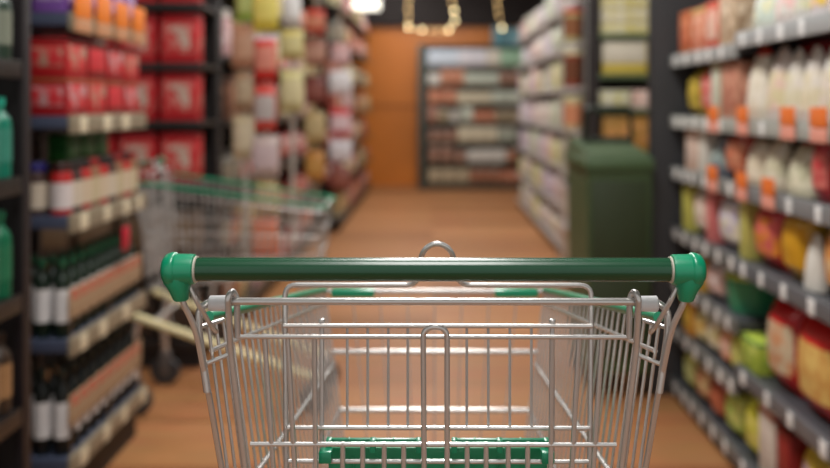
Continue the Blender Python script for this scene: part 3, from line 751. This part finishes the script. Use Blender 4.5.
    for u in (320.5, 551): s_.lathe([(.0005, -.003), (.003, -.002), (.0036, 0), (.003, .002), (.0005, .003)], P(u, 321, d - .0005), 10)
    cs = s_.obj('child_seat', chrome, r)
    # green folding seat board with two hinge bars
    dd = .985
    b = MB(); a, c = P(327, 446, dd), P(546, 446, dd)
    b.box((a.x, a.y - .002, a.z - .13), (c.x, a.y + .004, a.z - .001), .003)
    for k in range(1, 9):
        x = a.x + (c.x - a.x) * k / 9
        b.box((x - .0015, a.y - .004, a.z - .12), (x + .0015, a.y - .002, a.z - .012))
    b.obj('seat_board', seatgreen, cs, label='dark green plastic seat board')
    for u0, u1 in ((325, 420), (450, 548)):
        b = MB(); dz = .972
        a, c = P(u0, 441, dz), P(u1, 441, dz)
        b.box((a.x, a.y - .003, a.z - .0030), (c.x, a.y + .003, a.z + .0030), .0015)
        for f in (0, .46, .94):
            x = a.x + (c.x - a.x) * f
            b.box((x, a.y - .0075, a.z - .011), (x + .0065, a.y + .004, a.z + .0035), .002)
        for f in (.23, .7):
            x = a.x + (c.x - a.x) * f
            b.box((x, a.y - .0036, a.z - .0026), (x + .002, a.y + .0034, a.z + .0034), .0005)
        b.obj('hinge_bar', green, cs, label='bright green hinge bar')
    for u in (317.5, 540):
        a, c = P(u, 451, .955), P(u + 13, 463, .955)
        MB().box((a.x, a.y - .004, c.z), (c.x, a.y + .012, a.z), .002).obj('seat_clip', green, cs, label='bright green seat clip')
    # basket
    T = lambda t: Vector((-.2385 + .043 * t, .05 + .65 * t, .957 - .105 * t))      # top rail, one side
    Bm = lambda t: Vector((-.186 + .030 * t, .07 + .60 * t, .52 + .06 * t))
    b = MB()
    n = 25
    for m in ((lambda x: x), mir):
        for k in range(n + 1):
            t = k / n; b.tube(m([T(t), T(t).lerp(Bm(t), .5), Bm(t)]), .0019, 6)
        for f, rr in ((.075, .0028), (.46, .0036), (.74, .0028), (1, .0034)):
            b.tube(m([T(i / 8).lerp(Bm(i / 8), f) for i in range(9)]), rr, 8)
    tf, bf = T(1), Bm(1)
    W = lambda f: tf.lerp(bf, f)
    for f, rr in ((0, .0045), (.385, .0046), (.75, .0046), (1, .004)):
        p = W(f); b.tube([p, Vector((-p.x, p.y, p.z))], rr, 8)
    for k in range(1, 8):
        x = -1 + 2 * k / 8
        b.tube([Vector((-tf.x * x, tf.y, tf.z)), Vector((-bf.x * x, bf.y, bf.z))], .0012, 6)
        b.tube([Vector((-bf.x * x, bf.y, bf.z)), Vector((-Bm(0).x * x, Bm(0).y, Bm(0).z))], .0012, 6)
    for t in (0, .33, .66):
        p = Bm(t); b.tube([p, Vector((-p.x, p.y, p.z))], .003, 8)
    bk = b.obj('basket', chrome, r)
    for m in ((lambda x: x), mir):
        MB().tube(m([T(.005) + Vector((0, 0, .003)), T(.5) + Vector((0, 0, .003)), T(1.0) + Vector((0, 0, .003))]), .0058, 10).obj('rim_rail', green, bk, label='green plastic rim rail')
        a, c = P(329, 288.5, 1.6), P(372, 296.5, 1.6)
        q0 = m([a, c]); lo = (min(q0[0].x, q0[1].x), a.y - .012, c.z); hi = (max(q0[0].x, q0[1].x), a.y + .012, a.z)
        MB().box(lo, hi, .003).obj('corner_bumper', green, bk, label='green plastic corner bumper')
    # chassis and casters
    rails = mat((234, 222, 172), .4, var=.05)
    for m in ((lambda x: x), mir):
        MB().tube(m(fillet([Vector((-.205, -.02, .425)), Vector((-.2, .1, .375)), Vector((-.165, .68, .135))], .05)), .0165, 12).obj('chassis_rail', rails, r, label='cream coated chassis rail')
        MB().tube(m(fillet([Vector((-.203, .04, .40)), Vector((-.205, .02, .30)), Vector((-.205, .03, .135))], .04)), .013, 10).obj('chassis_leg', chrome, r)
    MB().tube([Vector((-.165, .67, .14)), Vector((.165, .67, .14))], .012, 10).obj('cross_bar', chrome, r)
    MB().tube([Vector((-.2, .09, .38)), Vector((.2, .09, .38))], .01, 10).obj('cross_bar', chrome, r)
    for sx in (-1, 1):
        MB().tube([Vector((sx * .17, .28, .30)), Vector((sx * .16, .30, .55))], .008).obj('basket_support', chrome, r)
        MB().tube([Vector((sx * .155, .6, .165)), Vector((sx * .15, .62, .58))], .008).obj('basket_support', chrome, r)
    for cx, cy in ((-.205, .03), (.205, .03), (-.165, .67), (.165, .67)):
        f = MB(); f.box((cx - .018, cy - .02, .1), (cx + .018, cy + .02, .15), .004)
        for sx in (-1, 1): f.box((cx + sx * .016 - .002, cy - .016, .045), (cx + sx * .016 + .002, cy + .016, .12), .001)
        k = f.obj('caster', mat((120, 120, 122), .4, metal=.6), r)
        MB().lathe([(.02, -.013), (.055, -.013), (.06, -.009), (.06, .009), (.055, .013), (.02, .013)], (cx, cy, .06), 24, 'x').obj('wheel', mat((60, 60, 62), .6), k)
    return r
cart = make_cart('empty chrome wire shopping cart with dark green handle in the middle of the aisle')
cart.location = (.001, .9, 0); cart.rotation_euler.z = math.radians(-.3)
c2 = copy_tree(cart)
for ch in c2.children:
    if ch.name.startswith('child_seat'):
        for g_ in list(ch.children): bpy.data.objects.remove(g_)
c2['label'] = 'blurred parked shopping cart standing sideways before the red pack rack'
c2.location = (-1.16, 3.62, 0); c2.scale = (.93, 1.06, .925); c2.rotation_euler.z = -PI / 2

# ------------------------------------------------------------------ fairy lights and ceiling lamp
fl = empty('fairy_lights', (0, 11.2, 0), 0, 'string of warm fairy lights hanging in swags below the dark ceiling', 'fairy lights')
yb = 11.2
def fz(v): return PZ(v, yb)
def fx(u): return PX(u, yb)
path1 = [(408, -60), (408, 22), (412, 29), (430, 31), (448, 30), (454, 24), (453, -60)]
path2 = [(498, -60), (499, 27)]
w = MB(); ends = []
w.tube([(fx(408), 0, 3.099)] + [(fx(u), 0, fz(v)) for u, v in path1[1:-1]] + [(fx(453), 0, 3.099)], .003, 6)
w.tube([(fx(498), 0, 3.099), (fx(499), 0, fz(27))], .003, 6)
w.obj('light_wire', mat((60, 40, 24), .6), fl)
bright = mat((255, 228, 170), .5, emit=11.0); dim = mat((255, 210, 140), .5, emit=2.4)
def bulb(u, v, m):
    MB().lathe([(.001, -.016), (.011, -.011), (.015, 0), (.011, .011), (.004, .02), (.004, .026)], (fx(u), -.018, fz(v)), 10).obj('bulb', m, fl)
for v in range(-4, 25, 7): bulb(408 + (v % 2), v, dim)
for v in range(-4, 10, 7): bulb(453 + (v % 3) - 1, v, dim)
for v in range(-4, 24, 7): bulb(497 + (v % 3), v, dim)
for u in range(431, 446, 7): bulb(u, 31, dim)
for u, v in ((409, 28), (422, 30), (449, 30), (454, 11), (455, 21), (502, 28)): bulb(u, v, bright)

y = 10.6
cl = empty('ceiling_lamp', (PX(361, y), y, 0), 0, 'bright white rectangular lamp hanging over the long dark shelving', 'lamp')
zb = PZ(9, y)
MB().box((-.23, -.12, zb + .008), (.23, .12, zb + .14), .01).obj('lamp_housing', mat((220, 220, 214), .5), cl)
MB().box((-.22, -.125, zb), (.22, .115, zb + .1), .01).obj('diffuser', mat((255, 252, 236), .5, emit=2.6), cl)
for sx in (-.18, .18): MB().tube([(sx, 0, zb + .13), (sx, 0, 3.099)], .004, 6).obj('suspension_rod', mat((60, 60, 60), .4), cl)

# ------------------------------------------------------------------ light, world, camera
def area(name, loc, sx, sy, e, col=(1, .975, .94), rot=(0, 0, 0)):
    L = bpy.data.lights.new(name, 'AREA'); L.shape = 'RECTANGLE'; L.size = sx; L.size_y = sy; L.energy = e; L.color = col
    o = bpy.data.objects.new(name, L); C.objects.link(o); o.location = loc; o.rotation_euler = rot; return o
for k, yy in enumerate((.2, 2.2, 4.2, 6.4, 8.6, 10.8)):
    area('overhead_light', (0, yy, 3.05), .5, 1.3, 46)
area('overhead_light', (-.5, 11.9, 3.05), .3, 1.0, 20)  # added wash light to brighten the end wall, no known fixture
area('overhead_light', (-2.6, 3.6, 3.05), .5, 1.3, 26); area('overhead_light', (2.6, 4.6, 3.05), .5, 1.3, 26)
wd = bpy.data.worlds.new('shop_air'); bpy.context.scene.world = wd; wd.use_nodes = True
wd.node_tree.nodes['Background'].inputs['Color'].default_value = (1.0, .98, .95, 1)
wd.node_tree.nodes['Background'].inputs['Strength'].default_value = .65

cam = bpy.data.cameras.new('camera'); co = bpy.data.objects.new('camera', cam); C.objects.link(co)
co.location = (0, 0, CH); co.rotation_euler = (PI / 2, 0, 0)
cam.sensor_width = 36; cam.lens = F / 830 * 36
cam.shift_x = -(U0 - 415) / 830; cam.shift_y = -(234 - V0) / 830
cam.clip_start = .02
cam.dof.use_dof = True; cam.dof.focus_distance = .935; cam.dof.aperture_fstop = 2.65
sc = bpy.context.scene; sc.camera = co
finish_labels()
sc.view_settings.view_transform = 'Standard'; sc.view_settings.look = 'None'
sc.view_settings.exposure = -0.08; sc.view_settings.gamma = 1.0; sc.view_settings.use_curve_mapping = False
